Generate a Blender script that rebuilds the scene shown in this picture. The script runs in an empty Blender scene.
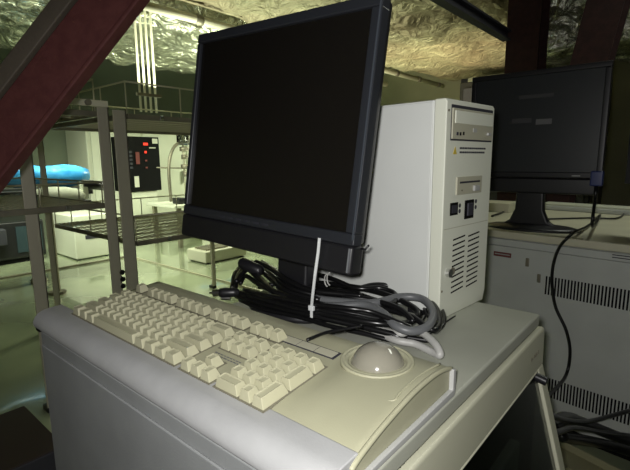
import bpy, bmesh, math, random
from mathutils import Vector, Matrix, noise
random.seed(7)
S = bpy.context.scene
C = S.collection
Z0 = 0.70                      # height of the cabinet top above the floor; all builders use z relative to it
PI = math.pi
# ------------------------------------------------------------------ camera
CAM = Vector((.728, -.264, .259)); YAW = math.radians(130.52); PIT = math.radians(9.526); ROLL = math.radians(-.5); FP = 448.8
dv = Vector((math.cos(YAW)*math.cos(PIT), math.sin(YAW)*math.cos(PIT), -math.sin(PIT)))
rv = Vector((math.sin(YAW), -math.cos(YAW), 0)); uv = rv.cross(dv)
R2 = rv*math.cos(ROLL)+uv*math.sin(ROLL); U2 = -rv*math.sin(ROLL)+uv*math.cos(ROLL)
cd = bpy.data.cameras.new('camera'); cam = bpy.data.objects.new('camera', cd); C.objects.link(cam)
cd.sensor_width = 36; cd.lens = FP/630*36; cd.clip_start = .01
m = Matrix((R2, U2, -dv)).transposed().to_4x4(); m.translation = CAM+Vector((0, 0, Z0)); cam.matrix_world = m
S.camera = cam
# ------------------------------------------------------------------ world, lights, exposure
S.view_settings.view_transform = 'Standard'; S.view_settings.look = 'None'; S.view_settings.gamma = 1
S.view_settings.exposure = 0.0
w = bpy.data.worlds.new('world'); S.world = w; w.use_nodes = True
w.node_tree.nodes['Background'].inputs[0].default_value = (.6, .7, .5, 1); w.node_tree.nodes['Background'].inputs[1].default_value = .02
def light(name, kind, loc, power, color, size=.1, target=None, size_y=None, spot=None):
    l = bpy.data.lights.new(name, kind); l.energy = power; l.color = color
    o = bpy.data.objects.new(name, l); C.objects.link(o); o.location = Vector(loc)+Vector((0, 0, Z0))
    if kind == 'AREA':
        l.spread = math.radians(115)
        l.size = size
        if size_y: l.shape = 'RECTANGLE'; l.size_y = size_y
    else: l.shadow_soft_size = size
    if spot: l.spot_size = spot; l.spot_blend = .6
    if target: o.rotation_euler = (Vector(target)-Vector(loc)).to_track_quat('-Z', 'Y').to_euler()
    return o
# the camera's own flash, just above and left of the lens
light('camera_flash', 'SPOT', CAM+U2*.018-R2*.02-dv*.01, 18, (1, .98, .96), .012, CAM+dv*1.0-U2*.05, spot=math.radians(110))
# fluorescent tubes of the room (greenish, towards the far left), with unseen fill lamps among them
light('tube_light_far', 'AREA', (-3.6, 4.6, 1.0), 48, (.93, 1, .74), 1.2, (-3.6, 3.4, -.5), .4)
light('tube_light_mid', 'AREA', (-3.2, .9, 1.05), 36, (.93, 1, .76), 1.4, (-3.8, 2.0, -.7), .5)
light('fill_light_up', 'AREA', (-2.7, 3.3, -.35), 40, (.93, 1, .74), 1.2, (-2.7, 3.0, 2.2), .6)  # unseen lamp added low down, aimed up to brighten the foil overhead
light('fill_light_pipes', 'AREA', (-2.4, 1.5, .80), 6.5, (.95, 1, .78), 1.0, (-2.5, 1.6, 2.2), .3)  # unseen lamp added to brighten the cream pipes from below
light('tube_light_right', 'AREA', (.9, 2.2, 1.75), 4.5, (.96, 1, .86), 1.0, (.5, 1.7, 0), .3)
light('tube_light_warm', 'AREA', (-1.4, 3.9, .34), 15, (1, .9, .6), 1.2, (-1.2, 4.6, 1.4), 1.2)
# ------------------------------------------------------------------ helpers
def ray(x, y): return dv+R2*((x-315)/FP)-U2*((y-235)/FP)
def on(x, y, ax, val):
    q = ray(x, y); return CAM+q*((val-CAM[ax])/q[ax])
def mat(name, col, rough=.5, metal=0, bump=0, bscale=60, var=0, vscale=8, col2=None, spec=.5, em=None, coat=0, trans=0, detail=3):
    M = bpy.data.materials.new(name); M.use_nodes = True; N = M.node_tree; b = N.nodes['Principled BSDF']
    b.inputs['Base Color'].default_value = (*col, 1); b.inputs['Roughness'].default_value = rough; b.inputs['Metallic'].default_value = metal
    b.inputs['Specular IOR Level'].default_value = spec; b.inputs['Coat Weight'].default_value = coat
    b.inputs['Transmission Weight'].default_value = trans
    tc = N.nodes.new('ShaderNodeTexCoord')
    if var or col2:
        n = N.nodes.new('ShaderNodeTexNoise'); n.inputs['Scale'].default_value = vscale; n.inputs['Detail'].default_value = detail
        N.links.new(tc.outputs['Object'], n.inputs['Vector'])
        r = N.nodes.new('ShaderNodeValToRGB'); r.color_ramp.elements[0].position = .35; r.color_ramp.elements[1].position = .65
        c2 = col2 if col2 else tuple(min(1, c*(1+var)) for c in col)
        c1 = col if col2 else tuple(c*(1-var) for c in col)
        r.color_ramp.elements[0].color = (*c1, 1); r.color_ramp.elements[1].color = (*c2, 1)
        N.links.new(n.outputs['Fac'], r.inputs['Fac']); N.links.new(r.outputs['Color'], b.inputs['Base Color'])
    if bump:
        n = N.nodes.new('ShaderNodeTexNoise'); n.inputs['Scale'].default_value = bscale; n.inputs['Detail'].default_value = 4
        N.links.new(tc.outputs['Object'], n.inputs['Vector'])
        bp = N.nodes.new('ShaderNodeBump'); bp.inputs['Strength'].default_value = bump; bp.inputs['Distance'].default_value = .01
        N.links.new(n.outputs['Fac'], bp.inputs['Height']); N.links.new(bp.outputs['Normal'], b.inputs['Normal'])
    if em: b.inputs['Emission Color'].default_value = (*em[0], 1); b.inputs['Emission Strength'].default_value = em[1]
    return M
M_grey = mat('grey_paint', (.36, .365, .365), .5, bump=.05, bscale=400, var=.04, vscale=30)
M_panel = mat('side_panel_paint', (.25, .26, .26), .5, bump=.06, bscale=400, var=.06, vscale=12)
M_top = mat('cabinet_top_paint', (.36, .37, .31), .45, bump=.04, bscale=500, var=.06, vscale=9)
M_cream = mat('cream_frame', (.50, .50, .38), .45, bump=.04, bscale=400)
M_case = mat('beige_keyboard_plastic', (.345, .34, .232), .55, bump=.06, bscale=900, var=.03, vscale=20)
M_keyshade = mat('olive_key_shade', (.17, .16, .115), .6)  # stands for the shade between the keys
M_key = mat('ivory_key', (.44, .43, .29), .5, bump=.03, bscale=700)
M_shell = mat('pale_grey_plastic', (.38, .385, .37), .5)
M_ball = mat('trackball_grey', (.235, .225, .18), .12, coat=.6)
M_black = mat('black_plastic', (.012, .012, .014), .38, bump=.03, bscale=500)
M_bezel = mat('black_bezel', (.02, .022, .027), .32)
M_screen = mat('dark_screen', (.008, .007, .006), .22, spec=.35, bump=.02, bscale=300)
M_chrome = mat('chrome', (.7, .7, .7), .2, 1)
M_tower = mat('tower_white_paint', (.66, .68, .65), .5, bump=.05, bscale=600, var=.02)
M_front = mat('tower_front_plastic', (.68, .70, .59), .5)
M_drive = mat('drive_beige', (.42, .41, .31), .5)
M_dark = mat('dark_recess', (.005, .005, .005), .7, spec=.1)
M_ink = mat('dark_ink', (.03, .03, .04), .6)
M_yel = mat('warning_yellow', (.55, .42, .06), .5)
M_cable = mat('black_cable', (.006, .006, .0065), .28)
M_gcable = mat('grey_cable', (.12, .125, .13), .42)
M_lcable = mat('pale_cable', (.38, .38, .36), .45)
M_tie = mat('white_nylon', (.72, .74, .74), .4)
M_steel = mat('stainless', (.62, .58, .47), .4, .45, bump=.06, bscale=80)
M_wire = mat('wire_steel', (.60, .57, .42), .35, .45)
M_beam = mat('beam_steel_shine', (.85, .82, .62), .4, .1)  # specular shine on the beam put into a paler base colour
M_dsteel = mat('dull_steel', (.26, .24, .18), .45, .5, bump=.08, bscale=60, var=.2)
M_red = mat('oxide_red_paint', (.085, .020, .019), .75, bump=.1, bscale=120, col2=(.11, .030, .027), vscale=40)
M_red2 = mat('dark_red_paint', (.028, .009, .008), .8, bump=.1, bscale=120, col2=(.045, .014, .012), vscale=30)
M_taupe = mat('flange_taupe', (.095, .078, .058), .7, bump=.1, bscale=120, var=.15)
M_pipe = mat('cream_pipe', (.78, .76, .56), .5, var=.05)
M_wht = mat('white_panel', (.62, .64, .52), .5, var=.05, vscale=2)
M_cab2 = mat('rack_beige', (.52, .54, .51), .5, bump=.05, bscale=300, var=.04)
M_cab2t = mat('rack_top_olive', (.58, .56, .42), .5, var=.06)
M_blue = mat('blue_wrap', (.02, .24, .62), .3, bump=.5, bscale=14, col2=(.08, .42, .80), vscale=10)
M_bluep = mat('blue_plug', (.012, .025, .12), .4)
M_led = mat('red_led', (.5, .02, .01), .4, em=((1, .06, .03), 1.2))
M_ledw = mat('lit_label', (.6, .6, .5), .4)
M_redl = mat('red_label', (.16, .04, .035), .5)
M_glass = mat('smoked_glass', (.25, .28, .27), .05, trans=1, spec=.6)
# crumpled foil
def foil(name, col, rough, col2, vs=2.2):
    M = mat(name, col, rough, .92, var=0, col2=col2, vscale=vs, detail=5); N = M.node_tree; b = N.nodes['Principled BSDF']
    tc = N.nodes.new('ShaderNodeTexCoord')
    v = N.nodes.new('ShaderNodeTexVoronoi'); v.inputs['Scale'].default_value = 5.5; v.feature = 'DISTANCE_TO_EDGE'; v.inputs['Randomness'].default_value = 1
    mp = N.nodes.new('ShaderNodeMapping'); mp.inputs['Scale'].default_value = (1.0, .55, 1.0); mp.inputs['Rotation'].default_value = (.3, .2, .6)
    dn = N.nodes.new('ShaderNodeTexNoise'); dn.inputs['Scale'].default_value = 2.5; dn.inputs['Detail'].default_value = 3
    mx = N.nodes.new('ShaderNodeMix'); mx.data_type = 'VECTOR'; mx.inputs['Factor'].default_value = .35
    n = N.nodes.new('ShaderNodeTexNoise'); n.inputs['Scale'].default_value = 7; n.inputs['Detail'].default_value = 5; n.inputs['Distortion'].default_value = 1.5
    ad = N.nodes.new('ShaderNodeMath'); ad.operation = 'ADD'
    N.links.new(tc.outputs['Object'], mp.inputs['Vector']); N.links.new(mp.outputs['Vector'], mx.inputs[4]); N.links.new(tc.outputs['Object'], dn.inputs['Vector']); N.links.new(dn.outputs['Color'], mx.inputs[5])
    N.links.new(mx.outputs[1], v.inputs['Vector']); N.links.new(tc.outputs['Object'], n.inputs['Vector'])
    N.links.new(v.outputs['Distance'], ad.inputs[0]); N.links.new(n.outputs['Fac'], ad.inputs[1])
    bp = N.nodes.new('ShaderNodeBump'); bp.inputs['Strength'].default_value = 1.0; bp.inputs['Distance'].default_value = .05
    N.links.new(ad.outputs[0], bp.inputs['Height']); N.links.new(bp.outputs['Normal'], b.inputs['Normal'])
    return M
M_foil = foil('silver_foil', (.80, .81, .68), .27, (.50, .51, .40))
M_foily = foil('yellow_lit_foil', (.40, .37, .23), .55, (.26, .20, .12), 1.4)  # warm yellow light put into the foil colour
M_foily.node_tree.nodes['Principled BSDF'].inputs['Metallic'].default_value = .55
# floor: polished steel/epoxy sheets
M_floor = mat('glossy_floor', (.30, .34, .22), .16, 0, var=.45, vscale=1.1, spec=.9, coat=.8, bump=.1, bscale=4)
M_wall = mat('olive_wall', (.42, .40, .28), .8, var=.12, vscale=1.5)
M_wallb = mat('far_wall_paint', (.20, .23, .17), .7, var=.15, vscale=.8)

class G:
    def __init__(s, T=None): s.v = []; s.f = []; s.mi = []; s.T = T or Matrix(); s.cur = 0
    def add(s, vs, fs):
        b = len(s.v); s.v += [s.T@Vector(v) for v in vs]; s.f += [[b+i for i in f] for f in fs]; s.mi += [s.cur]*len(fs); return s
    def box(s, x0, x1, y0, y1, z0, z1):
        return s.add([(x, y, z) for z in (z0, z1) for y in (y0, y1) for x in (x0, x1)],
                     [(0, 2, 3, 1), (4, 5, 7, 6), (0, 1, 5, 4), (2, 6, 7, 3), (0, 4, 6, 2), (1, 3, 7, 5)])
    def frustum(s, x0, x1, y0, y1, z0, z1, i, dish=0):
        # keycap: base rect, smaller top with a dished centre
        a = [(x0, y0, z0), (x1, y0, z0), (x1, y1, z0), (x0, y1, z0)]
        t = [(x0+i, y0+i*.6, z1), (x1-i, y0+i*.6, z1), (x1-i, y1-i*1.2, z1), (x0+i, y1-i*1.2, z1)]
        j = i+.0016
        d = [(x0+j, y0+i*.6+.0016, z1-dish), (x1-j, y0+i*.6+.0016, z1-dish), (x1-j, y1-i*1.2-.0016, z1-dish), (x0+j, y1-i*1.2-.0016, z1-dish)]
        F = [(0, 3, 2, 1)]
        for k in range(4):
            n = (k+1) % 4; F += [(k, n, 4+n, 4+k), (4+k, 4+n, 8+n, 8+k)]
        F += [(8, 9, 10, 11)]
        return s.add(a+t+d, F)
    def prism(s, pts, ax, a, b):
        # polygon in the two other axes extruded along axis ax from a to b
        o = [i for i in range(3) if i != ax]; n = len(pts); V = []
        for val in (a, b):
            for p in pts:
                v = [0, 0, 0]; v[ax] = val; v[o[0]] = p[0]; v[o[1]] = p[1]; V.append(v)
        F = [list(range(n))[::-1], list(range(n, 2*n))]+[(i, (i+1) % n, n+(i+1) % n, n+i) for i in range(n)]
        return s.add(V, F)
    def tube(s, pts, r, n=8, caps=True):
        pts = [Vector(p) for p in pts]; V = []; F = []; up = None
        for i, p in enumerate(pts):
            t = (pts[min(i+1, len(pts)-1)]-pts[max(i-1, 0)]).normalized()
            if up is None: up = t.orthogonal().normalized()
            up = (up-t*up.dot(t)); up = up.normalized() if up.length > 1e-6 else t.orthogonal().normalized()
            sd = t.cross(up); rr = r[i] if isinstance(r, (list, tuple)) else r
            for k in range(n):
                a = 2*PI*k/n; V.append(p+(up*math.cos(a)+sd*math.sin(a))*rr)
        for i in range(len(pts)-1):
            for k in range(n): F.append((i*n+k, i*n+(k+1) % n, (i+1)*n+(k+1) % n, (i+1)*n+k))
        if caps: F += [list(range(n))[::-1], [(len(pts)-1)*n+k for k in range(n)]]
        return s.add(V, F)
    def lathe(s, prof, c=(0, 0, 0), n=32, sx=1, sy=1):
        V = []; F = []
        for r, z in prof:
            for k in range(n): V.append((c[0]+r*math.cos(2*PI*k/n)*sx, c[1]+r*math.sin(2*PI*k/n)*sy, c[2]+z))
        for i in range(len(prof)-1):
            for k in range(n): F.append((i*n+k, i*n+(k+1) % n, (i+1)*n+(k+1) % n, (i+1)*n+k))
        F += [list(range(n))[::-1], [(len(prof)-1)*n+k for k in range(n)]]
        return s.add(V, F)
    def bar(s, a, b, w, h, up=(0, 0, 1)):
        a = Vector(a); b = Vector(b); t = (b-a).normalized(); sd = t.cross(Vector(up)).normalized(); u = sd.cross(t)
        V = [p+sd*x*w/2+u*y*h/2 for p in (a, b) for x, y in ((-1, -1), (1, -1), (1, 1), (-1, 1))]
        return s.add(V, [(0, 3, 2, 1), (4, 5, 6, 7), (0, 1, 5, 4), (1, 2, 6, 5), (2, 3, 7, 6), (3, 0, 4, 7)])
def finish(bm, smooth):
    bmesh.ops.recalc_face_normals(bm, faces=bm.faces)
    for f in bm.faces: f.smooth = smooth
def wm(o): return (wm(o.parent) if o.parent else Matrix.Identity(4))@o.matrix_basis
def obj(name, g, mt, parent=None, bevel=0, seg=2, smooth=False, kind=None, world=True, label=None):
    """link geometry as ONE mesh; world=True: g is in shared coordinates and is moved into the parent's frame"""
    me = bpy.data.meshes.new(name)
    if world: off = (wm(parent).inverted() if parent else Matrix.Identity(4))@Matrix.Translation((0, 0, Z0))
    else: off = Matrix.Identity(4)
    me.from_pydata([off@v for v in g.v], [], g.f)
    bm = bmesh.new(); bm.from_mesh(me); finish(bm, smooth); bm.to_mesh(me); bm.free()
    mts = mt if isinstance(mt, (list, tuple)) else [mt]
    for a in mts: me.materials.append(a)
    for p, i in zip(me.polygons, g.mi): p.material_index = i
    o = bpy.data.objects.new(name, me); C.objects.link(o)
    if parent: o.parent = parent
    if bevel:
        b = o.modifiers.new('bevel', 'BEVEL'); b.width = bevel; b.segments = seg; b.limit_method = 'ANGLE'; b.angle_limit = math.radians(35)
    if smooth or bevel:
        for p in me.polygons: p.use_smooth = True
        o.modifiers.new('wn', 'WEIGHTED_NORMAL') if bevel else None
    if kind: o['kind'] = kind
    if label: o['label'] = label
    if not parent and world:
        c = Vector((sum(v.co.x for v in me.vertices), sum(v.co.y for v in me.vertices), 0))/len(me.vertices)
        c.z = min(v.co.z for v in me.vertices)
        if kind != 'structure':
            me.transform(Matrix.Translation(-c)); o.location = c
    return o
def smooth_angle(o, a=40):
    me = o.data
    bm = bmesh.new(); bm.from_mesh(me)
    for e in bm.edges:
        if len(e.link_faces) == 2 and e.calc_face_angle(0) > math.radians(a): e.smooth = False
    bm.to_mesh(me); bm.free(); return o
def thing(name, label, cat, loc=(0, 0, 0), rz=0, group=None):
    o = bpy.data.objects.new(name, None); o.empty_display_size = .05; C.objects.link(o)
    o.location = Vector(loc)+Vector((0, 0, Z0)); o.rotation_euler = (0, 0, rz)
    o.matrix_world = Matrix.Translation(o.location)@Matrix.Rotation(rz, 4, 'Z')
    o['label'] = label; o['category'] = cat
    if group: o['group'] = group
    return o
def tag(o, label, cat, group=None, kind=None):
    o['label'] = label; o['category'] = cat
    if group: o['group'] = group
    if kind: o['kind'] = kind
    return o
def spline(pts, n=8):
    """Catmull-Rom through the points"""
    P = [Vector(p) for p in pts]; P = [P[0]*2-P[1]]+P+[P[-1]*2-P[-2]]; out = []
    for i in range(1, len(P)-2):
        for k in range(n):
            t = k/n; a, b, c, d = P[i-1:i+3]
            out.append(.5*((2*b)+(c-a)*t+(2*a-5*b+4*c-d)*t*t+(3*b-a-3*c+d)*t**3))
    out.append(P[-2]); return out
def grid_foil(name, o, ux, uy, nx, ny, amp, mt, kind='structure', parent=None, seed=0, thick=.03):
    """a crumpled sheet with thickness spanning o, o+ux, o+uy"""
    o = Vector(o); ux = Vector(ux); uy = Vector(uy); nn = ux.cross(uy).normalized(); g = G(); V = []; F = []
    for j in range(ny+1):
        for i in range(nx+1):
            p = o+ux*(i/nx)+uy*(j/ny); q = p*2.3+Vector((seed, 0, 0))
            h = noise.ridged_multi_fractal(q, 1.0, 2.1, 4, 1.0, 2.0)*amp*.5+noise.noise(p*9)*amp*.35
            V.append(p+nn*(h-amp*.5))
    for j in range(ny):
        for i in range(nx):
            a = j*(nx+1)+i; F.append((a, a+1, a+nx+2, a+nx+1))
    g.add(V, F); ob = obj(name, g, mt, parent, smooth=True, kind=kind)
    s = ob.modifiers.new('sheet', 'SOLIDIFY'); s.thickness = thick; s.offset = 0
    return ob

# ================================================================== SETTING
RX0, RX1, RY0, RY1, RZ = -5.6, 2.6, -2.2, 6.4, 2.3
obj('floor', G().box(RX0-.1, RX1+.1, RY0-.1, RY1+.1, -.8, -.70), M_floor, kind='structure')
obj('wall_left', G().box(RX0-.1, RX0, RY0, RY1, -.70, RZ), M_wallb, kind='structure')
obj('wall_back', G().box(RX0, RX1, RY1, RY1+.1, -.70, RZ), M_wall, kind='structure')
obj('wall_right', G().box(RX1, RX1+.1, RY0, RY1, -.70, RZ), M_wall, kind='structure')
obj('wall_front', G().box(RX0, RX1, RY0-.1, RY0, -.70, RZ), M_wall, kind='structure')
M_ceil = foil('ceiling_foil', (.55, .57, .42), .36, (.25, .26, .18), 1.3)
grid_foil('ceiling', (RX0, RY0, RZ), (RX1-RX0, 0, 0), (0, RY1-RY0, 0), 110, 110, .22, M_ceil)
# metal trims set in the floor
obj('trim_1', G().box(-3.63, -1.5, 1.90, 1.915, -.70, -.688), M_wire, kind='structure')
obj('trim_2', G().box(-3.63, -3.60, .3, 1.90, -.70, -.685), M_dsteel, kind='structure')
def P(x, y, z): return on(x, y, 2, z)
# ------------------------------------------------ foil-wrapped ducts, pipes, wall post
def duct(name, x0, x1, y0, y1, z0, z1, mt, seed, label, amp=.09):
    t = thing(name, label, 'duct', ((x0+x1)/2, (y0+y1)/2, z0))
    def side(a, b, c, n1, n2): 
        return grid_foil('foil_wrap', a, b, c, n1, n2, amp, mt, None, t, seed)
    nx = max(6, int((x1-x0)*14)); ny = max(6, int((y1-y0)*14)); nz = max(5, int((z1-z0)*14))
    side((x0, y0, z0), (x1-x0, 0, 0), (0, y1-y0, 0), nx, ny)
    side((x0, y0, z0), (0, y1-y0, 0), (0, 0, z1-z0), ny, nz)
    side((x1, y0, z0), (0, 0, z1-z0), (0, y1-y0, 0), nz, ny)
    side((x0, y0, z0), (0, 0, z1-z0), (x1-x0, 0, 0), nz, nx)
    side((x0, y1, z0), (x1-x0, 0, 0), (0, 0, z1-z0), nx, nz)
    return t
duct('insulated_duct', -1.95, -.42, .9, 5.6, 1.28, 2.05, M_foily, 3, 'wide duct wrapped in yellow-lit foil above the white tower computer')
duct('insulated_duct', -4.3, -2.5, .2, 4.6, 1.35, 1.95, M_foil, 11, 'silver foil wrapped duct above the wire shelves on the left', .12)
duct('insulated_duct', -3.6, -2.3, -1.6, -.1, 1.1, 1.9, M_foil, 23, 'crumpled silver foil duct at the top left corner behind the red beam', .15)
duct('insulated_duct', -.33, 1.2, 3.1, 3.7, .95, 2.1, M_foil, 31, 'shadowy foil duct between the red columns behind the far monitor', .12)
def pipe(label, a, b, r, nb):
    t = thing('ceiling_pipe', label, 'pipe', a, 0, 'cream pipes under the ceiling')
    a = Vector(a); b = Vector(b); d = b-a
    obj('pipe', G().tube([a, b], r, 16), M_pipe, t, smooth=True)
    for k in range(nb):
        c = a+d*((k+.7)/nb); obj('coupling', G().tube([c-d.normalized()*.03, c+d.normalized()*.03], r*1.2, 16), M_dsteel, t, smooth=True)
pipe('cream ceiling pipe, the nearer lower one running towards the monitor top', (-2.2, .9, 1.28), (-2.2, 6.0, 1.28), .03, 9)
pipe('cream ceiling pipe, the higher one that leaves the top of the picture', (-2.2, .9, 1.43), (-2.2, 6.0, 1.43), .03, 8)
pipe('short cream pipe with bright end beside the yellow-lit duct', (-2.35, 3.2, 1.17), (-2.35, 4.72, 1.17), .03, 1)
cz = on(145, 112, 0, -2.4).z
for k in range(4):
    y = on(137.5+k*5.2, 60, 0, -2.4).y
    t = obj('conduit', G().tube([(-2.4, y, cz), (-2.4, y, 2.28)], .0085, 8), M_pipe, smooth=True)
    tag(t, 'thin vertical conduit, %s of four rising behind the wire shelf' % ('leftmost', 'second from left', 'third from left', 'rightmost')[k], 'conduit', 'vertical conduits')
t = obj('conduit_clamp', G().bar((-2.385, on(133, 60, 0, -2.4).y, cz+.12), (-2.385, on(158, 60, 0, -2.4).y, cz+.12), .02, .02), M_dsteel); tag(t, 'steel bar clamping the four vertical conduits together', 'clamp')
t = thing('wall_post', 'pale vertical post with dark edge standing on the far wall', 'post', (-1.9, 6.3, -.7))
obj('post', G().box(-1.92, -1.80, 6.2, 6.38, -.7, 2.0), M_pipe, t); obj('edge_strip', G().box(-2.02, -1.92, 6.2, 6.38, -.7, 2.0), M_ink, t)
t = thing('equipment_rack', 'tall dark equipment rack behind the far monitor under the duct', 'rack', (-.9, 5.2, -.7))
obj('body', G().box(-1.50, -.1, 4.95, 5.7, -.7, 1.12), M_black, t, .01); obj('door', G().box(-1.45, -.15, 4.93, 4.95, -.62, 1.05), M_ink, t, .004)
# ------------------------------------------------ red steel
def steel(name, label, a, b, w, d, up, flange=None, mt=M_red):
    t = thing(name, label, 'beam' if flange else 'column', a)
    a = Vector(a); b = Vector(b); ax = (b-a).normalized(); sd = ax.cross(Vector(up)).normalized(); u = sd.cross(ax)
    return t, a, b, ax, sd, u
# near diagonal brace: an H section in a vertical plane
a0 = CAM+ray(113, 0)*.95; b0 = CAM+ray(12, 130)*.95; ax = (a0-b0).normalized()
top = b0+ax*((2.25-b0.z)/ax.z); bot = b0+ax*((-.69-b0.z)/ax.z)
t = thing('diagonal_beam', 'dark red steel beam slanting across the upper left corner', 'beam', bot)
view = (-dv); sd = ax.cross(view).normalized(); nn = sd.cross(ax).normalized()
if sd.z < 0: sd = -sd
obj('web', G().bar(bot, top, .098, .03, nn), M_red, t, .003)
o1 = sd*.049
obj('flange', G().bar(bot+o1-nn*.03, top+o1-nn*.03, .010, .05, nn), M_red, t, .003)
obj('flange', G().bar(bot-o1, top-o1, .010, .035, nn), M_red, t, .003)
obj('upper_plate', G().bar(bot+sd*.071+nn*.012, top+sd*.071+nn*.012, .036, .02, nn), M_taupe, t, .003, label='taupe plate running along the upper edge of the beam')
obj('base_plate', G().box(bot.x-.13, bot.x+.13, bot.y-.13, bot.y+.13, -.70, -.685), M_red, t, .003)
t = thing('steel_column', 'dark red upright steel column above the left part of the far monitor', 'column', (-.18, 2.85, -.7))
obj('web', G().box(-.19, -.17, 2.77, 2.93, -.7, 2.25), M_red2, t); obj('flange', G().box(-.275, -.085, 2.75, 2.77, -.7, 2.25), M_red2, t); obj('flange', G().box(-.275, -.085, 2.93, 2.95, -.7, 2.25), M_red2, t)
t = thing('steel_brace', 'dark red leaning steel brace above the right part of the far monitor', 'beam', (0, 2.62, -.7))
p0 = Vector((-.02, 2.62, -.69)); p1 = Vector((.47, 2.62, 2.2))
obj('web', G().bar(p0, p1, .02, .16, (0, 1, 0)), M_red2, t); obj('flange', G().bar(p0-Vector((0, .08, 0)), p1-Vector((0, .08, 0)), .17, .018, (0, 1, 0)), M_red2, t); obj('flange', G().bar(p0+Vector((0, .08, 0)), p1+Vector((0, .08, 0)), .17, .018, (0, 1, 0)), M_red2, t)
q = on(507, 36, 1, 2.74); bz0 = q.z-.03  # dark bar put in where a shaded edge shows below the duct
t = thing('shaded_edge_bar', 'dark bar added for a shaded edge, running up from the red column under the foil duct', 'beam', (q.x, 1.2, bz0))
obj('edge_bar_web', G().box(q.x-.005, q.x+.005, -.6, 2.74, bz0+.01, bz0+.05), M_ink, t); obj('edge_bar_flange', G().box(q.x-.025, q.x+.025, -.6, 2.74, bz0, bz0+.010), M_ink, t); obj('edge_bar_flange', G().box(q.x-.025, q.x+.025, -.6, 2.74, bz0+.05, bz0+.06), M_ink, t)
for y in (-.4, 1.2): obj('hanger_rod', G().tube([(q.x, y, bz0+.06), (q.x, y, 2.28)], .008, 8), M_dsteel, t)
# ------------------------------------------------ wire shelving
def deck(t, x0, x1, y0, y1, z, rail=True, railh=.085):
    g = G(); n = int((y1-y0)/.024)
    for i in range(n+1): y = y0+(y1-y0)*i/n; g.bar((x0, y, z), (x1, y, z), .0035, .0035)
    k = int((x1-x0)/.10)
    for i in range(k+1): x = x0+(x1-x0)*i/k; g.bar((x, y0, z-.006), (x, y1, z-.006), .005, .008)
    obj('wire_deck', g, M_wire, t)
    g = G()
    g.box(x1-.004, x1+.008, y0, y1, z-.020, z+.002); g.box(x0-.008, x0+.004, y0, y1, z-.020, z+.002)
    g.box(x0, x1, y0-.008, y0+.004, z-.020, z+.002); g.box(x0, x1, y1-.004, y1+.008, z-.020, z+.002)
    obj('shelf_frame', g, M_dsteel, t, .002)
    for f in (.15, .5, .85):
        y = y0+(y1-y0)*f; obj('clip', G().box(x1+.008, x1+.013, y-.010, y+.010, z-.016, z+.003), M_chrome, t, .002)
    if rail:
        g = G(); L = [(x1, y0, 0), (x1, y1, 0), (x0, y1, 0), (x0, y0, 0), (x1, y0, 0)]
        for h in (railh,): g.tube([(p[0], p[1], z+h) for p in L], .004, 6)
        for a, b in zip(L, L[1:]):
            for q in range(4):
                x = a[0]+(b[0]-a[0])*q/4; y = a[1]+(b[1]-a[1])*q/4; g.tube([(x, y, z), (x, y, z+railh)], .003, 6)
        obj('guard_rail', g, M_wire, t, smooth=True)
def shelf_post(t, x, y, z1, w):
    g = G(); g.box(x-.006, x, y-w/2, y+w/2, -.68, z1); g.box(x-.05, x, y+w/2-.006, y+w/2, -.68, z1)
    obj('post', g, M_steel, t, .0015)
    obj('foot', G().box(x-.05, x, y-w/2, y+w/2, -.70, -.68), M_black, t)
A = thing('wire_shelf', 'steel wire shelf unit at the far left, seen below the red beam', 'shelf', (-1.6, .2, -.7))
for x in (-1.1, -2.0):
    for y in ((-.35, .30, .588) if x == -1.1 else (-.35, .595)): shelf_post(A, x, y, .49 if x == -1.1 else .47, .045 if x == -1.1 else .03)
deck(A, -2.0, -1.106, -.35, .56, .092); deck(A, -2.0, -1.106, -.35, .56, .452, True, .12)
obj('top_beam', G().box(-1.112, -1.096, -.35, .61, .472, .496), M_beam, A, .002)
obj('screw', G().tube([(-1.096, .53, .484), (-1.086, .53, .484)], .012, 12), M_dsteel, A)
B = thing('wire_shelf', 'steel wire shelf unit between the bright post and the large monitor', 'shelf', (-1.6, 1.0, -.7))
for x in (-1.1, -2.0):
    for y in (.655, 1.75): shelf_post(B, x, y, .465, .055 if x == -1.1 else .03)
deck(B, -2.0, -1.106, .69, 1.72, -.085, True, .11); deck(B, -2.0, -1.106, .69, 1.72, .452, True, .13)
g = G()
for z in (-.205, -.235, -.265): g.tube([(-1.11, .612, z), (-1.095, .612, z)], .011, 10)
obj('bolts', g, M_black, B)
# tall cabinet-side rods behind the shelf
for i, y in enumerate((.58, .66)):
    pass
# ------------------------------------------------ far left room contents
t = thing('storage_cabinet', 'white cabinet standing at the back wall behind the black control panel', 'cabinet', (-5.2, 3.2, -.7))
obj('body', G().box(-5.55, -4.95, 2.15, 4.9, -.7, .72), M_wht, t, .01)
for y0 in (2.2, 2.87, 3.54, 4.21):
    d = obj('door', G().box(-4.95, -4.93, y0, y0+.64, -.6, .68), M_wht, t, .006); obj('handle', G().box(-4.93, -4.90, y0+.56, y0+.58, -.05, .12), M_chrome, d)
q0 = on(123, 136, 0, -4.2); q1 = on(162, 190, 0, -4.2)
t = thing('control_panel', 'black control panel with red indicator lights behind the shelf post', 'control panel', (-4.3, (q0.y+q1.y)/2, q1.z))
obj('box', G().box(-4.5, -4.2, q0.y, q1.y, q1.z, q0.z), M_dark, t, .008)
W = q1.y-q0.y; H = q0.z-q1.z
def cp(name, u0, u1, v0, v1, mt, th=.008): return obj(name, G().box(-4.2, -4.2+th, q0.y+W*u0, q0.y+W*u1, q0.z-H*v1, q0.z-H*v0), mt, t)
cp('display', .54, .66, .11, .155, M_led); cp('indicator_lamp', .56, .61, .26, .30, M_led); cp('indicator_lamp', .56, .61, .42, .45, M_redl); cp('indicator_lamp', .56, .61, .55, .58, M_redl)
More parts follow.
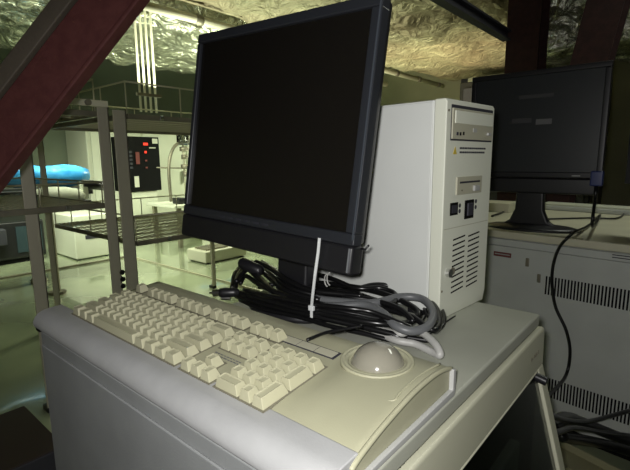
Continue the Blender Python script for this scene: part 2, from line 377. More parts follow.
cp('label_plate', .80, .95, .03, .12, M_ledw); cp('label_plate', .70, .88, .19, .21, M_ledw); cp('switch_plate', .22, .34, .72, .92, M_ledw)
for k in range(5): cp('button', .12, .2, .26+k*.07, .30+k*.07, M_ink)
cp('red_legend', .3, .4, .28, .5, M_redl)
obj('stand', G().box(-4.48, -4.22, q0.y+.05, q1.y-.05, -.7, q1.z), M_wht, t, .01)
# bench with apparatus
t = thing('lab_bench', 'white topped bench at the back carrying the glass apparatus', 'bench', (-4.2, 3.3, -.7))
bz = -.22
obj('bench_top', G().box(-4.15, -3.55, 2.42, 4.2, bz-.03, bz), M_wht, t, .005)
for x in (-4.1, -3.6):
    for y in (2.5, 4.1): obj('leg', G().box(x-.02, x+.02, y-.02, y+.02, -.7, bz-.03), M_dsteel, t)
t = thing('apparatus_stand', 'chrome apparatus with a curved pipe beside the monitor left edge', 'apparatus', (-3.9, 3.2, bz))
obj('base', G().box(-3.98, -3.72, 2.95, 3.35, bz, bz+.02), M_dsteel, t, .004)
pts = [on(x, y, 0, -3.85) for x, y in ((171, 198), (169, 175), (170, 158), (175, 146), (185, 141), (196, 141))]; pts[0].z = bz+.02
obj('curved_pipe', G().tube(spline(pts), .018, 10), M_dsteel, t, smooth=True)
q = on(183, 145, 0, -3.85)
obj('column', G().tube([(q.x, q.y, bz+.02), (q.x, q.y, .72)], .012, 10), M_wire, t, smooth=True)
obj('jar', G().lathe([(.0, 0), (.07, 0), (.07, .22), (.05, .26), (0, .26)], (q.x, q.y, q.z+.0), 20), M_glass, t, smooth=True)
for k, (r, z) in enumerate(((.06, -.07), (.045, -.16), (.055, -.27), (.035, -.36))):
    obj('fitting', G().lathe([(0, 0), (r, 0), (r, .05), (0, .05)], (q.x, q.y+.02, q.z+z), 16), M_dsteel, t, smooth=True)
obj('cross_rod', G().tube([(q.x, q.y-.35, q.z-.25), (q.x, q.y+.1, q.z-.27)], .008, 8), M_dsteel, t, smooth=True)
g = G().box(-3.70, -3.57, 2.75, 3.25, bz, bz+.05); t = obj('blue_tray', g, M_blue, bevel=.015); tag(t, 'pale blue wrapped tray on the white bench beside the monitor', 'tray')
g = G().box(-3.8, -3.66, 2.55, 2.64, bz, bz+.07); t = obj('small_clamp', g, M_black, bevel=.01); tag(t, 'small black clamp on the near end of the white bench', 'clamp')
# black bench on the left with blue wrapped roll
tz = on(45, 190, 0, -3.0).z; ya = on(-40, 190, 0, -3.0).y; yb = on(93, 190, 0, -3.0).y
t = thing('dark_bench', 'dark bench behind the left wire shelf with the blue roll on it', 'bench', (-3.2, (ya+yb)/2, -.7))
obj('bench_top', G().box(-3.5, -3.0, ya, yb, tz-.05, tz), M_black, t, .004)
obj('pedestal', G().tube([(-3.25, .96, -.70), (-3.25, .96, -.67), (-3.25, .96, -.669), (-3.25, .96, tz-.05)], [.06, .06, .03, .03], 14), M_dsteel, t)
rz_ = .10; pts = [Vector((-3.22, y, tz+.100+.006*math.sin(y*9))) for y in [1.40-k*.09 for k in range(12)]]
g = G().tube(pts, [.05]+[.084+.010*math.sin(k*1.7) for k in range(10)]+[.04], 14); t = obj('blue_wrapped_roll', g, M_blue, smooth=True); tag(t, 'long roll wrapped in bright blue plastic on the dark bench', 'roll')
lz = on(50, 203, 0, -2.6).z
t = thing('low_table', 'low dark table under the left wire shelf holding a pale cushion', 'table', (-2.7, 1.05, -.7))
obj('pedestal', G().tube([(-2.8, .93, -.70), (-2.8, .93, -.68), (-2.8, .93, -.679), (-2.8, .93, lz-.02)], [.06, .06, .025, .025], 14), M_dsteel, t); obj('top', G().box(-2.96, -2.6, ya+.6, yb-.19, lz-.02, lz), M_ink, t)
q = on(56, 203, 0, -2.75)
g = G().lathe([(0, 0), (.19, .0), (.21, .03), (.17, .075), (.08, .095), (0, .1)], (-2.75, q.y, lz), 20, .6, 1); t = obj('pale_cushion', g, M_wht, smooth=True); tag(t, 'pale grey rounded cushion lying under the blue roll', 'cushion')
q = on(96, 200, 0, -2.75)
t = thing('microscope_head', 'black optical head on a pale bracket at the end of the low table', 'instrument', (q.x, q.y-.06, lz))
obj('bracket', G().box(q.x-.03, q.x+.03, q.y-.10, q.y-.06, lz, lz+.13), M_wht, t, .006); obj('head', G().tube([(q.x, q.y-.09, lz+.11), (q.x, q.y+.06, lz+.09)], .035, 14), M_black, t, smooth=True)
# floor boxes
def fbox(label, px, py, w, d, h, mt, rz=0):
    q = on(px, py, 2, -.7); t = thing('equipment_box', label, 'box', (q.x-d/2, q.y+w/2, -.7), rz)
    obj('body', G().box(q.x-d, q.x, q.y, q.y+w, -.69, -.70+h), mt, t, .012)
    for x in (q.x-d+.04, q.x-.04):
        for y in (q.y+.04, q.y+w-.04): obj('foot', G().tube([(x, y, -.7), (x, y, -.69)], .02, 8), M_black, t)
    return t, q
t, q = fbox('cream equipment box on the floor under the wire shelves', 77, 261, .36, .62, .44, M_wht)
obj('label_plate', G().box(q.x, q.x+.003, q.y+.1, q.y+.25, -.5, -.46), M_ink, t)
t, q = fbox('low cream box on the floor seen below the monitor', 206, 265, .50, .30, .12, M_cream)
for k in range(6): obj('connector', G().box(q.x-.24+k*.035, q.x-.22+k*.035, q.y+.05, q.y+.30, -.58, -.565), M_dsteel, t)
fbox('small cream box on the floor far behind, near the shelf corner', 168, 241, .5, .3, .2, M_wht)
# equipment mass behind at left
t = thing('machine', 'dark machine on the floor behind the left wire shelf', 'machine', (-4.5, .9, -.7))
obj('body', G().box(-4.85, -4.2, .45, 1.35, -.66, -.30), M_black, t, .02)
obj('control_box', G().box(-4.2, -4.1, .6, 1.0, -.5, -.35), M_ink, t, .01); obj('skirt', G().box(-4.8, -4.22, .5, 1.3, -.7, -.66), M_dark, t)
obj('blue_panel', G().box(-4.2, -4.19, 1.1, 1.32, -.6, -.35), mat('dull_blue', (.02, .04, .05), .5), t)
# hanging cables at left edge
t = thing('cable_coil', 'coiled grey cables hanging below the left wire shelf', 'cable', (-1.3, .12, -.1))
for k in range(5):
    pts = [Vector((-1.2-.02*k, .10+.025*math.sin(a*1.3+k)+.028*k/2, .06-.035*a+.012*math.cos(a*2+k))) for a in range(6)]
    obj('loop', G().tube(spline(pts, 6), .0045, 6), M_gcable if k % 2 else M_cable, t, smooth=True)
# dark plinth at lower left on the floor
q = on(50, 442, 2, -.62)
t = thing('floor_plinth', 'dark low plinth on the floor at the lower left corner', 'plinth', (q.x-.1, q.y-.2, -.7))
obj('body', G().box(q.x-.30, q.x+.06, q.y-.6, q.y+.02, -.70, -.62), M_ink, t, .006); obj('cap', G().box(q.x-.30, q.x+.06, q.y-.6, q.y+.02, -.62, -.615), mat('dark_brown', (.035, .02, .018), .6), t, .002)

# ================================================================== CABINET 1
XL, XR = -.050, .546
cab = thing('equipment_cabinet', 'large grey equipment cabinet in the foreground carrying keyboard and tower', 'cabinet', (.3, .25, -.7))
plan = [(XL+.01, -.024), (XR-.004, -.024), (XR-.004, .525), (.10, .525), (.10, .185), (XL+.01, .185)]
obj('body', G().prism(plan, 2, -.66, -.026), M_panel, cab, .002)
plan = [(XL, -.01), (XR, -.01), (XR, .53), (.095, .53), (.095, .19), (XL, .19)]
obj('top', G().prism(plan, 2, -.021, 0), M_top, cab, .0035, 3)
obj('plinth', G().prism([(XL+.03, 0), (XR-.03, 0), (XR-.03, .5), (.13, .5), (.13, .16), (XL+.03, .16)], 2, -.70, -.66), M_dark, cab)
lip = [(.006, -.003), (.010, .0236), (.007, .0242), (-.012, .0236), (-.020, .0226), (-.0275, .0190), (-.033, .0135), (-.0362, .007), (-.0365, .001), (-.0345, -.0030), (-.031, -.0045), (-.012, -.0045)]
o = obj('front_lip', G().prism(lip, 0, XL-.014, XR-.0065), M_grey, cab, .0015, 2)
# side panel with raised field
obj('front_panel', G().box(XL, XR-.006, -.031, -.024, -.64, -.0075), M_panel, cab, .002)
obj('raised_field', G().box(XL+.008, XR-.02, -.0345, -.031, -.62, -.027), M_panel, cab, .004, 3)
obj('hinge_pin', G().box(XL-.014, XL+.001, -.033, -.02, -.0085, -.0035), M_dark, cab)
# front (towards +x): fascia and sloping hatch with smoked glass
obj('fascia', G().prism([(.536, -.0265), (.549, -.0265), (.5515, -.031), (.553, -.092), (.536, -.092)], 1, -.028, .545), M_cream, cab, .0015)
def sl(x, y, z): return (x, y, z)
zt_, zb_ = -.092, -.56; xt_, xb_ = .553, .678
def hp(z): return xt_+(z-zt_)/(zb_-zt_)*(xb_-xt_)
hatch = obj('hatch_frame', G().add([], []), M_cream, cab) if False else None
g = G()
def strip(g, y0, y1, za, zb, d=.012, off=0): g.prism([(hp(za)-d+off, za), (hp(za)+off, za), (hp(zb)+off, zb), (hp(zb)-d+off, zb)], 1, y0, y1)
strip(g, -.028, .012, zt_, zb_); strip(g, .518, .545, zt_, zb_); strip(g, .012, .518, zb_+.05, zb_); strip(g, .012, .518, zt_, zt_-.004)
hatch = obj('hatch', g, M_cream, cab, .002)
g = G(); strip(g, .010, .520, zt_-.003, zb_+.048, .004, -.006); obj('glass_pane', g, M_glass, hatch)
g = G(); g.prism([(.541, zt_), (hp(zt_)-.013, zt_), (hp(zb_)-.013, zb_), (.541, zb_)], 1, -.026, -.018); g.prism([(.541, zt_), (hp(zt_)-.013, zt_), (hp(zb_)-.013, zb_), (.541, zb_)], 1, .534, .542)
g.box(.541, hp(zb_)-.013, -.018, .534, zb_, zb_+.01); obj('hatch_cheeks', g, M_cream, cab)
g = G(); g.box(.5440, .5465, -.015, .53, -.55, -.095); obj('dark_interior', g, mat('reflection_green_interior', (.07, .08, .07), .6), cab)  # grey-green of reflections in the glass put into the interior colour
g = G(); g.box(.543, .57, .12, .22, -.5, -.20); g.box(.543, .56, .30, .40, -.5, -.16); obj('inner_module', g, M_cab2, cab, .004)
obj('latch_knob', G().tube([(.550, .512, -.104), (.568, .512, -.108)], .0075, 14), M_black, cab, .001, smooth=False)
g = G()
for k, (w_, h_) in enumerate(((.006, .006), (.002, .006), (.007, .005), (.007, .006), (.003, .005), (.006, .006))):
    y = .468+k*.0075; g.box(.5525, .5532, y, y+w_*.55, -.058-h_/2, -.058+h_/2)
obj('nameplate_mark', g, M_dsteel, cab)

# ================================================================== KEYBOARD
u = .01905
kb = thing('trackball_keyboard', 'beige full size keyboard with a built in grey trackball', 'keyboard', (.25, .09, 0))
def dz(y): return .0245+.0954*y
main = [(-.003, .001), (-.006, .012), (-.003, .021), (.009, .0235), (.03, dz(.03)), (.06, dz(.06)), (.09, dz(.09)), (.12, dz(.12)), (.145, dz(.145)), (.160, .0395), (.168, .035), (.170, .001)]
arch = [(-.003, .001), (-.006, .010), (-.003, .0165), (.008, .0215), (.035, .0290), (.063, .0345), (.094, .0392), (.122, .0408), (.148, .0400), (.170, .0365), (.184, .0320), (.186, .008)]
def sm(t): t = max(0, min(1, t)); return t*t*(3-2*t)
xs = [-.018, -.0165, .0, .1, .2, .3, .40, .435, .445, .455, .465, .475, .485, .495, .505, .515, .530, .5375, .5400]
g = G(); V = []; F = []; n = len(main)
for i, x in enumerate(xs):
    t = sm((x-.437)/.035)
    for (y0, z0), (y1, z1) in zip(main, arch):
        y = y0+(y1-y0)*t; z = z0+(z1-z0)*t
        if i in (0, len(xs)-1): y += (.085-y)*.012; z -= .0012 if z > .01 else 0
        V.append((x, y, z))
for i in range(len(xs)-1):
    for k in range(n): F.append((i*n+k, i*n+(k+1) % n, (i+1)*n+(k+1) % n, (i+1)*n+k))
F += [list(range(n)), [(len(xs)-1)*n+k for k in range(n)]]
o = obj('case', G().add(V, F), M_case, kb, smooth=True); smooth_angle(o, 38)
# olive plates, the shade between the keys put into their colour
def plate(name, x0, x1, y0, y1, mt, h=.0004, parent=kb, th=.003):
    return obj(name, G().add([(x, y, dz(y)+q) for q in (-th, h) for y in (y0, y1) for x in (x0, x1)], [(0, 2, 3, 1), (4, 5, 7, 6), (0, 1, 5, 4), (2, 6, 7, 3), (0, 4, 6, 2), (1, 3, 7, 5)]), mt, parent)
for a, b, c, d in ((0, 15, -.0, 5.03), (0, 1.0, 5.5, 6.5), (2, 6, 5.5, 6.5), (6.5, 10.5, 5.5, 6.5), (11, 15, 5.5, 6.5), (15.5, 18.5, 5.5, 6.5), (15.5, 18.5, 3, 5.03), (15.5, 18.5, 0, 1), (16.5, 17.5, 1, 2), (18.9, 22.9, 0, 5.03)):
    plate('key_shade_plate', a*u-.001, b*u+.001, c*u-.001, d*u+.001, M_keyshade)
KX = .15  # nav block offset
keys = []
def row(v, x, ws, h=1):
    for w_ in ws:
        if w_ > 0: keys.append((x, v, w_, h))
        x += abs(w_)
row(5.5, 0, [1, -1, 1, 1, 1, 1, -.5, 1, 1, 1, 1, -.5, 1, 1, 1, 1, -.5, 1, 1, 1])
row(4, 0, [1]*13+[2]); row(3, 0, [1.5]+[1]*12+[1.5]); row(2, 0, [1.75]+[1]*11+[2.25]); row(1, 0, [2.25]+[1]*10+[2.75])
row(0, 0, [1.25]*3+[6.25]+[1.25]*4)
row(4, 15.5, [1]*3); row(3, 15.5, [1]*3); row(1, 16.5, [1]); row(0, 15.5, [1]*3)
nx_ = 18.9
row(4, nx_, [1]*4); row(3, nx_, [1]*3); row(2, nx_, [1]*3); row(1, nx_, [1]*3); row(0, nx_, [2, 1]); keys.append((nx_+3, 0, 1, 2)); keys.append((nx_+3, 2, 1, 2))
keys.sort(key=lambda k: (Vector((k[0]*u, k[1]*u, 0))-CAM).length)
cache = {}
tl = math.atan(.0954)
def keygeom(w_, h): return G().frustum(.0011, w_*u-.0011, .0010, h*u-.0010, 0, .0125, .0033, .0014)
rest = G()
for i, (kx, kv, w_, h) in enumerate(keys):
    loc = Vector((kx*u, kv*u, dz(kv*u)-.0005+(.0015 if kv > 5 else 0)))
    T = Matrix.Translation(loc)@Matrix.Rotation(tl, 4, 'X')
    if i < 100:
        k_ = (round(w_, 2), h)
        if k_ not in cache:
            o = obj('key', keygeom(w_, h), M_key, kb, .0007, 2, world=False); cache[k_] = o
        else:
            o = cache[k_].copy(); C.objects.link(o)
        o.matrix_local = wm(kb).inverted()@Matrix.Translation((0, 0, Z0))@T
        if w_ == 6.25: o['label'] = 'long space bar key'
    else:
        rest.T = T; q = keygeom(w_, h); rest.add(q.v, q.f)
if rest.v: obj('key', rest, M_key, kb, .0007, 2, kind='stuff')
# printed marks between arrows and navigation keys
g = G()
for r_ in range(2):
    x = .300
    while x < .345:
        l = random.uniform(.003, .006); y = .0475-r_*.004; g.box(x, x+l, y, y+.0016, dz(y)-.001, dz(y)+.0004); x += l+.0015
obj('printed_lines', g, M_gcable, kb)
# indicator label strip
La, Lb, Lc = P(287, 338, .037), P(292.5, 332.5, .037), P(331, 354.5, .037)
x0, x1, y0, y1 = .343, .432, .112, .128
plate('indicator_strip', x0, x1, y0, y1, M_ink, .0008)
for k in range(3):
    w3 = (x1-x0-.004)/3; plate('indicator_label', x0+.002+k*w3, x0+.002+k*w3+w3-.0012, y0+.0016, y1-.0016, M_drive, .0012)
# trackball
BX, BY, BZ = .4770, .133, .0410
ring = [(a*1.05, b) for a, b in [(.0385, -.004), (.0385, .0012), (.0375, .0020), (.0360, .0016), (.0352, .0006), (.0340, .0012), (.0325, .0016), (.0308, .0006), (.0300, -.0012), (.0292, -.006)]]
g = G(Matrix.Translation((BX, BY, BZ-.0005))@Matrix.Rotation(.03, 4, 'X')); g.lathe(ring, n=48); obj('ball_ring', g, M_case, kb, smooth=True)
g = G(); prof = [(.0310*math.sin(PI*k/24), -.0310*math.cos(PI*k/24)) for k in range(1, 24)]
g.lathe(prof, (BX+.001, BY, BZ-.0115), 48); obj('trackball', g, M_ball, kb, smooth=True, label='smooth grey trackball')
# side rim, recessed side and pale lower shell
ap = [(y, z) for y, z in arch[2:11]]
sp = spline([(0, y, z) for y, z in ap], 5); g = G().tube([(.5400, p.y, p.z-.0012) for p in sp], .0028, 8); obj('side_rim', g, M_case, kb, smooth=True)
obj('lower_shell', G().prism([(-.002, .0002), (.187, .0002), (.187, .031), (.180, .0325), (.180, .0085), (.03, .0062), (-.002, .0045)], 0, .5400, .5455), M_shell, kb, .001, 2)
g = G(); q = spline([P(440, 364, .0385), P(426, 371, .0400), P(411, 382, .0400), P(399, 394, .0385), P(392, 401, .0360), P(372, 396, .0345), P(352, 388, .0335)], 6); g.tube(q, [.0012]*26+[.0009]*(len(q)-26), 6); obj('raised_edge', g, M_case, kb, smooth=True)

# ================================================================== MONITOR 1
mc = Vector((.181, .253, .316))
T = Matrix.Translation(mc)@Matrix.Rotation(math.radians(.36), 4, 'Z')@Matrix.Rotation(math.radians(-7.7), 4, 'X')@Matrix.Rotation(math.radians(2.5), 4, 'Y')
mon = thing('flat_monitor', 'large black flat monitor tilted back on the grey cabinet', 'monitor', (.181, .32, 0))
SW, SH = .188, .1505; bw = .017; bt = .016; bl = .010
g = G(T)
for b in ((-SW-bl, SW+bw, -.006, .014, SH, SH+bt), (-SW-bl, SW+bw, -.006, .014, -SH-bw, -SH), (-SW-bl, -SW, -.006, .014, -SH, SH), (SW, SW+bw, -.006, .014, -SH, SH)): g.box(*b)
bez = obj('bezel', g, M_bezel, mon, .0025, 3)
obj('screen', G(T).box(-SW, SW, 0, .004, -SH, SH), M_screen, mon)
obj('back_shell', G(T).prism([(-SW-bl+.002, .014), (SW+bw-.002, .014), (SW+bw-.006, .028), (SW-.05, .046), (-SW+.05, .046), (-SW-bl+.006, .028)], 2, -SH-bw+.002, SH+bt-.002), M_black, mon, .003)
g = G(T)
g.box(-SW-bl-.006, SW+bw-.002, -.004, .026, -SH-bw-.043, -SH-bw); sb = obj('speaker_bar', g, M_black, mon, .006, 3)
g = G(T)
for k in range(6): g.box(-.085+k*.022, -.073+k*.022, -.0068, -.005, -SH-bw+.006, -SH-bw+.009)
obj('control_button', g, M_ink, bez)
obj('edge_highlight', G(T).box(SW+bw-.0035, SW+bw-.001, -.0072, -.0045, -SH-bw+.008, SH+bt-.008), mat('blue_grey_highlight', (.10, .115, .14), .25, .5), bez)  # highlight along the bezel edge built as a paler strip
obj('edge_highlight', G(T).box(SW+bw-.008, SW+bw-.0055, -.0052, -.0035, -SH-bw-.038, -SH-bw-.004), mat('grey_edge', (.35, .37, .40), .3, .6), sb)
obj('hook', G(T).tube([(SW+bw-.004, .018, -SH-bw-.004), (SW+bw+.004, .018, -SH-bw-.004), (SW+bw+.009, .018, -SH-bw+.003)], .0016, 8), M_black, sb, smooth=True)
obj('neck', G().prism([(.285, .015), (.325, .015), (.322, .26), (.30, .26)], 0, .165, .235), M_black, mon, .006)
obj('base', G().lathe([(0, .0005), (.095, .0005), (.098, .006), (.09, .014), (.04, .022), (0, .024)], (.205, .300, 0), 40, 1, .82), M_black, mon, smooth=True)

# ================================================================== TOWER
th = math.radians(-4.83); TB = Vector((.432, .387, 0)); TH = .347; TW = .160; TD = .33
T = Matrix.Translation(TB)@Matrix.Rotation(th, 4, 'Z')
tw = thing('computer_tower', 'white tower computer standing upright beside the large monitor', 'computer', TB, th)
obj('case', G(T).box(-TD, -.022, 0, TW, .012, TH), M_tower, tw, .002)
obj('side_panel', G(T).box(-TD+.004, -.0235, -.002, .001, .016, TH-.003), M_tower, tw, .001)
fp = obj('front_panel', G(T).prism([(-.021, 0), (-.003, 0), (-.0, .022), (0, TH-.004), (-.003, TH+.001), (-.021, TH+.001)], 1, -.001, TW+.001), M_front, tw, .002)
for x in (-TD+.03, -.05):
    for y in (.02, TW-.02): obj('foot', G(T).box(x-.015, x+.015, y-.012, y+.012, 0, .012), M_black, tw)
def fr(name, y0, y1, z0, z1, mt, th_=.002, parent=fp, bev=0, lab=None, x0=0):
    return obj(name, G(T).box(x0-.002, x0+th_, y0, y1, z0, z1), mt, parent, bev, label=lab)
fr('drive_gap', .012, .154, .286, .3395, M_ink, .0004)
od = obj('optical_drive', G(T).box(-.002, .0025, .014, .152, .2885, .3345), M_drive, tw, .0008)
fr('disc_tray', .020, .149, .312, .331, M_front, .004, od, .0008); fr('eject_button', .130, .140, .297, .301, M_shell, .006, od)
fr('drive_mark', .080, .092, .3005, .3065, M_shell, .0032, od); fr('volume_dial', .026, .031, .294, .299, M_ink, .0034, od); fr('headphone_jack', .036, .040, .294, .299, M_dark, .0034, od); fr('headphone_jack', .046, .050, .295, .300, M_dark, .0034, od)
g = G(T)
for r_ in range(2):
    y = .043
    while y < .128:
        l = random.uniform(.004, .009); g.box(0, .0004, y, y+l, .2735-r_*.0065, .2765-r_*.0065); y += l+.0014
obj('warning_text', g, M_ink, fp)
obj('warning_triangle', G(T).prism([(.022, .2655), (.034, .2655), (.028, .2775)], 0, 0, .0004), M_yel, fp)
fd = obj('floppy_drive', G(T).box(-.002, .0022, .036, .122, .2015, .2300), M_drive, tw, .0008)
fr('disk_slot', .044, .114, .2195, .2225, M_ink, .0026, fd); fr('eject_button', .090, .108, .2055, .2145, M_shell, .006, fd, .001); fr('activity_light', .05, .054, .207, .2095, M_dsteel, .0026, fd)
fr('power_socket', .020, .044, .170, .190, M_dark, .001); fr('socket_rim', .024, .040, .1735, .186, M_ink, .0018)
fr('power_switch', .068, .098, .160, .191, M_dark, .0015); fr('rocker', .074, .092, .165, .186, M_ink, .004, bev=.001)
for (y, z) in ((.050, .184), (.050, .175), (.106, .187), (.106, .177)): obj('symbol', G(T).tube([(.0, y+.001, z), (.0006, y+.001, z)], .0035, 10), M_ink, fp)
fr('panel_seam', .004, TW-.003, .1490, .1500, M_drive, .0003)
for c0 in (.034, .086):
    for k in range(11): obj('vent_slot', G(T).prism([(c0, .128-k*.0088), (c0+.040, .131-k*.0088), (c0+.040, .1334-k*.0088), (c0, .1304-k*.0088)], 0, -.001, .0005), M_dark, fp)
obj('lock', G(T).tube([(0, .020, .078), (.006, .020, .078)], .007, 16), M_chrome, fp, smooth=False)
obj('lock', G(T).tube([(.0, .036, .078), (.002, .036, .078)], .006, 16), M_dsteel, fp)
obj('screw', G(T).tube([(0, .004, .330), (.001, .004, .330)], .002, 8), M_dsteel, fp)
obj('screw', G(T).tube([(0, .004, .05), (.001, .004, .05)], .002, 8), M_dsteel, fp)

# ================================================================== CABLES ON THE CABINET
def cab_path(name, label, cat, pts, r, mt, group=None, n=8, parts=None):
    P3 = [P(x, y, z) for x, y, z in pts]
    o = obj(name, G().tube(spline(P3, n), r, 10), mt, smooth=True); tag(o, label, cat, group); return o
GC = 'cables heaped behind the keyboard'
cab_path('grey_cable', 'thick grey cable looping over the heap beside the trackball', 'cable',
  [(268, 296, .030), (300, 297, .034), (335, 301, .036), (372, 303, .038), (400, 297, .040), (422, 299, .040), (433, 312, .036), (428, 326, .030), (412, 331, .028), (396, 326, .032), (384, 314, .038), (366, 305, .04), (335, 306, .034), (300, 306, .026), (270, 302, .018)], .0062, M_gcable)
cab_path('pale_cable', 'pale grey cable curling behind the trackball', 'cable',
  [(345, 318, .012), (375, 327, .014), (398, 334, .018), (412, 330, .022), (424, 334, .022), (436, 345, .018), (440, 355, .010), (432, 352, .008), (415, 344, .010), (395, 340, .012), (372, 330, .008)], .0052, M_lcable)
looph = [
 [(238, 292, .022), (262, 299, .030), (300, 309, .030), (345, 318, .032), (385, 324, .03), (410, 322, .022), (418, 312, .03), (400, 300, .036), (370, 290, .04), (330, 284, .035), (290, 282, .03), (258, 287, .02)],
 [(232, 288, .03), (236, 272, .045), (250, 262, .05), (268, 272, .048), (290, 288, .045), (330, 298, .035), (372, 306, .03), (410, 316, .028), (432, 330, .02), (440, 322, .02), (434, 305, .028), (416, 292, .035), (392, 286, .04), (372, 285, .042), (352, 291, .036), (332, 296, .03)],
 [(236, 296, .018), (270, 306, .022), (310, 315, .026), (350, 324, .022), (388, 333, .018), (402, 337, .014), (408, 330, .016), (385, 320, .028), (345, 312, .038), (300, 300, .042), (262, 286, .044), (246, 276, .04), (240, 284, .028)],
 [(244, 290, .035), (270, 296, .042), (305, 303, .044), (345, 308, .048), (372, 312, .044), (402, 324, .034), (424, 333, .02), (428, 340, .012), (405, 337, .012)],
 [(250, 268, .055), (262, 280, .05), (275, 292, .045), (300, 300, .038), (340, 308, .03), (378, 318, .03), (406, 330, .024)],
 [(300, 270, .05), (330, 278, .05), (356, 288, .045), (380, 288, .045), (395, 294, .04), (392, 304, .036), (375, 300, .036), (350, 292, .04), (320, 288, .04), (290, 276, .05)],
 [(398, 288, .035), (418, 290, .03), (436, 302, .02), (444, 316, .014), (440, 328, .008), (430, 318, .012), (420, 302, .02), (404, 292, .03)],
 [(240, 300, .012), (262, 309, .014), (295, 316, .016), (330, 326, .014), (362, 333, .012), (392, 340, .008), (404, 334, .01)],
 [(254, 264, .062), (240, 276, .045), (236, 290, .028), (250, 296, .026), (282, 300, .036), (315, 309, .036), (350, 316, .034), (380, 322, .028)],
 [(246, 266, .06), (256, 276, .05), (268, 288, .042), (285, 297, .036), (312, 306, .03), (342, 314, .028)],
 [(256, 262, .066), (270, 268, .062), (286, 279, .056), (310, 290, .046), (340, 294, .044), (362, 296, .044)],
 [(236, 282, .04), (242, 270, .05), (256, 268, .052), (272, 280, .048), (286, 291, .042), (320, 300, .036)],
 [(262, 262, .065), (285, 275, .055), (315, 284, .048), (345, 296, .042), (372, 300, .04), (398, 308, .036), (414, 322, .024)],
]
lb = ['rim of the black cable heap running out towards the trackball', 'tall black loop at the left end of the cable heap, closing near the tower', 'lowest front strand of the black cable heap', 'black cable crossing the middle of the heap',
      'black cable diving from the left hump of the heap', 'short black loop directly below the speaker bar', 'black loop at the right end of the heap beside the tower', 'flat black cable lying on the keyboard rear edge', 'black cable folded back behind the silver plug', 'second black strand diving from the left hump of the heap', 'black strand running close under the speaker bar towards the tie', 'black strand arching low at the left hump', 'black cable nearest the monitor bottom edge']
for i, L in enumerate(looph):
    cab_path('black_cable', lb[i], 'cable', L, (.0048, .0044, .0044, .0038, .0046, .0042, .0034, .0036, .0046, .005, .005, .0046, .0044)[i], M_cable, GC)
cab_path('black_cable', 'thin black cable lying across the keyboard label strip', 'cable', [(362, 326, .046), (345, 329, .0438), (325, 333, .0425), (307, 340, .0412)], .0022, M_cable, None)
cab_path('black_cable', 'thin black cable running from the heap along the tower foot', 'cable', [(415, 333, .006), (432, 306, .012), (440, 300, .012), (450, 292, .02), (454, 286, .04)], .0016, M_cable, None)
cab_path('black_cable', 'thin black cable reaching past the tower bottom corner', 'cable', [(425, 338, .004), (440, 326, .005), (455, 316, .004)], .0015, M_cable, None)
# plug at the left end
a = P(213, 293, .034); b = P(246, 292, .036)
t = thing('cable_plug', 'silver and black connector plug at the left end of the cable heap', 'connector', (a.x, a.y, 0)); d = (b-a).normalized()
a = a.copy(); L_ = (b-a).length
obj('metal_collar', G().tube([a, a+d*.013], .0062, 14), M_chrome, t, smooth=False); obj('pin', G().tube([a-d*.006, a], .002, 8), M_chrome, t)
obj('grip', G().tube([a+d*.012, a+d*.018, a+d*.036, a+d*.046], [.0078, .0086, .0082, .0045], 14), M_black, t, smooth=True)
t2 = obj('boot', G().tube([a+d*.014-Vector((0, 0, .009)), a+d*.030-Vector((0, 0, .010))], .0038, 10), M_chrome, t)
a = P(240, 262, .07); b = P(262, 272, .056)
o = obj('ferrite_core', G().tube([a+Vector((0, 0, 0)), a+(b-a)*.1, a+(b-a)*.9, b], [.007, .011, .011, .007], 16), M_black, smooth=True); tag(o, 'fat black ferrite core standing on the left of the cable heap', 'ferrite core')
# zip ties
s1 = [on(319.5, 238, 1, .2185), on(318.2, 252, 1, .2165), on(315, 275, 1, .2135), on(312.5, 297, 1, .218), on(311.5, 308, 1, .222), on(311.5, 317, 1, .222)]
t = thing('cable_tie', 'long white nylon cable tie hanging from the monitor to the heap', 'cable tie', (s1[-1].x, s1[-1].y, s1[-1].z))
g = G()
for p, q in zip(s1, s1[1:]): g.bar(p, q+(q-p).normalized()*.0008, .0042, .0014, (R2.x*0, -1, 0))
obj('strap', g, M_tie, t); q = s1[4]; obj('tie_head', G().box(q.x-.0045, q.x+.0045, q.y-.003, q.y+.003, q.z-.004, q.z+.004), M_tie, t, .001)
for k, (cx, cy) in enumerate(((330, 279), (326, 280))):
    c = on(cx, cy, 1, .262); pts = [c+Vector((.003*k, 0, 0))+Vector((-.006*math.sin(a), .0, .010*math.cos(a))) for a in [i*PI/8 for i in range(0, 9)]]
    o = obj('small_cable_tie', G().tube(pts, .0011, 6), M_lcable, smooth=True); tag(o, ('pale curved cable tie end, right one of the two below the speaker bar', 'pale curved cable tie end, left one of the two below the speaker bar')[k], 'cable tie')

# ================================================================== RIGHT: SECOND CABINET
a2 = math.radians(-6.5); O2 = Vector((.35, 1.372, 0)); T = Matrix.Translation(O2)@Matrix.Rotation(a2, 4, 'Z'); Ti = T.inverted()
c2 = thing('rack_cabinet', 'wide beige vented cabinet on the right carrying the far monitor', 'cabinet', (O2.x, O2.y, -.7), a2)
obj('body', G(T).box(-.62, .95, .008, 1.00, -.66, -.028), M_cab2, c2, .003)
obj('top', G(T).box(-.63, .96, -.004, 1.01, -.026, 0), M_cab2t, c2, .004)
obj('front_panel', G(T).box(-.60, .93, 0, .010, -.63, -.055), M_cab2, c2, .002)
obj('upper_strip', G(T).box(-.60, .93, -.001, .010, -.053, -.030), M_cab2, c2, .001)
obj('plinth', G(T).box(-.58, .90, .03, .96, -.70, -.66), M_dark, c2)
def slots(z0, z1, x0, n, st):
    for k in range(n):
        g = G(T); x = x0+k*st; g.box(x, x+st*.52, -.0008, .002, z0, z1); obj('vent_slot', g, M_dark, c2)
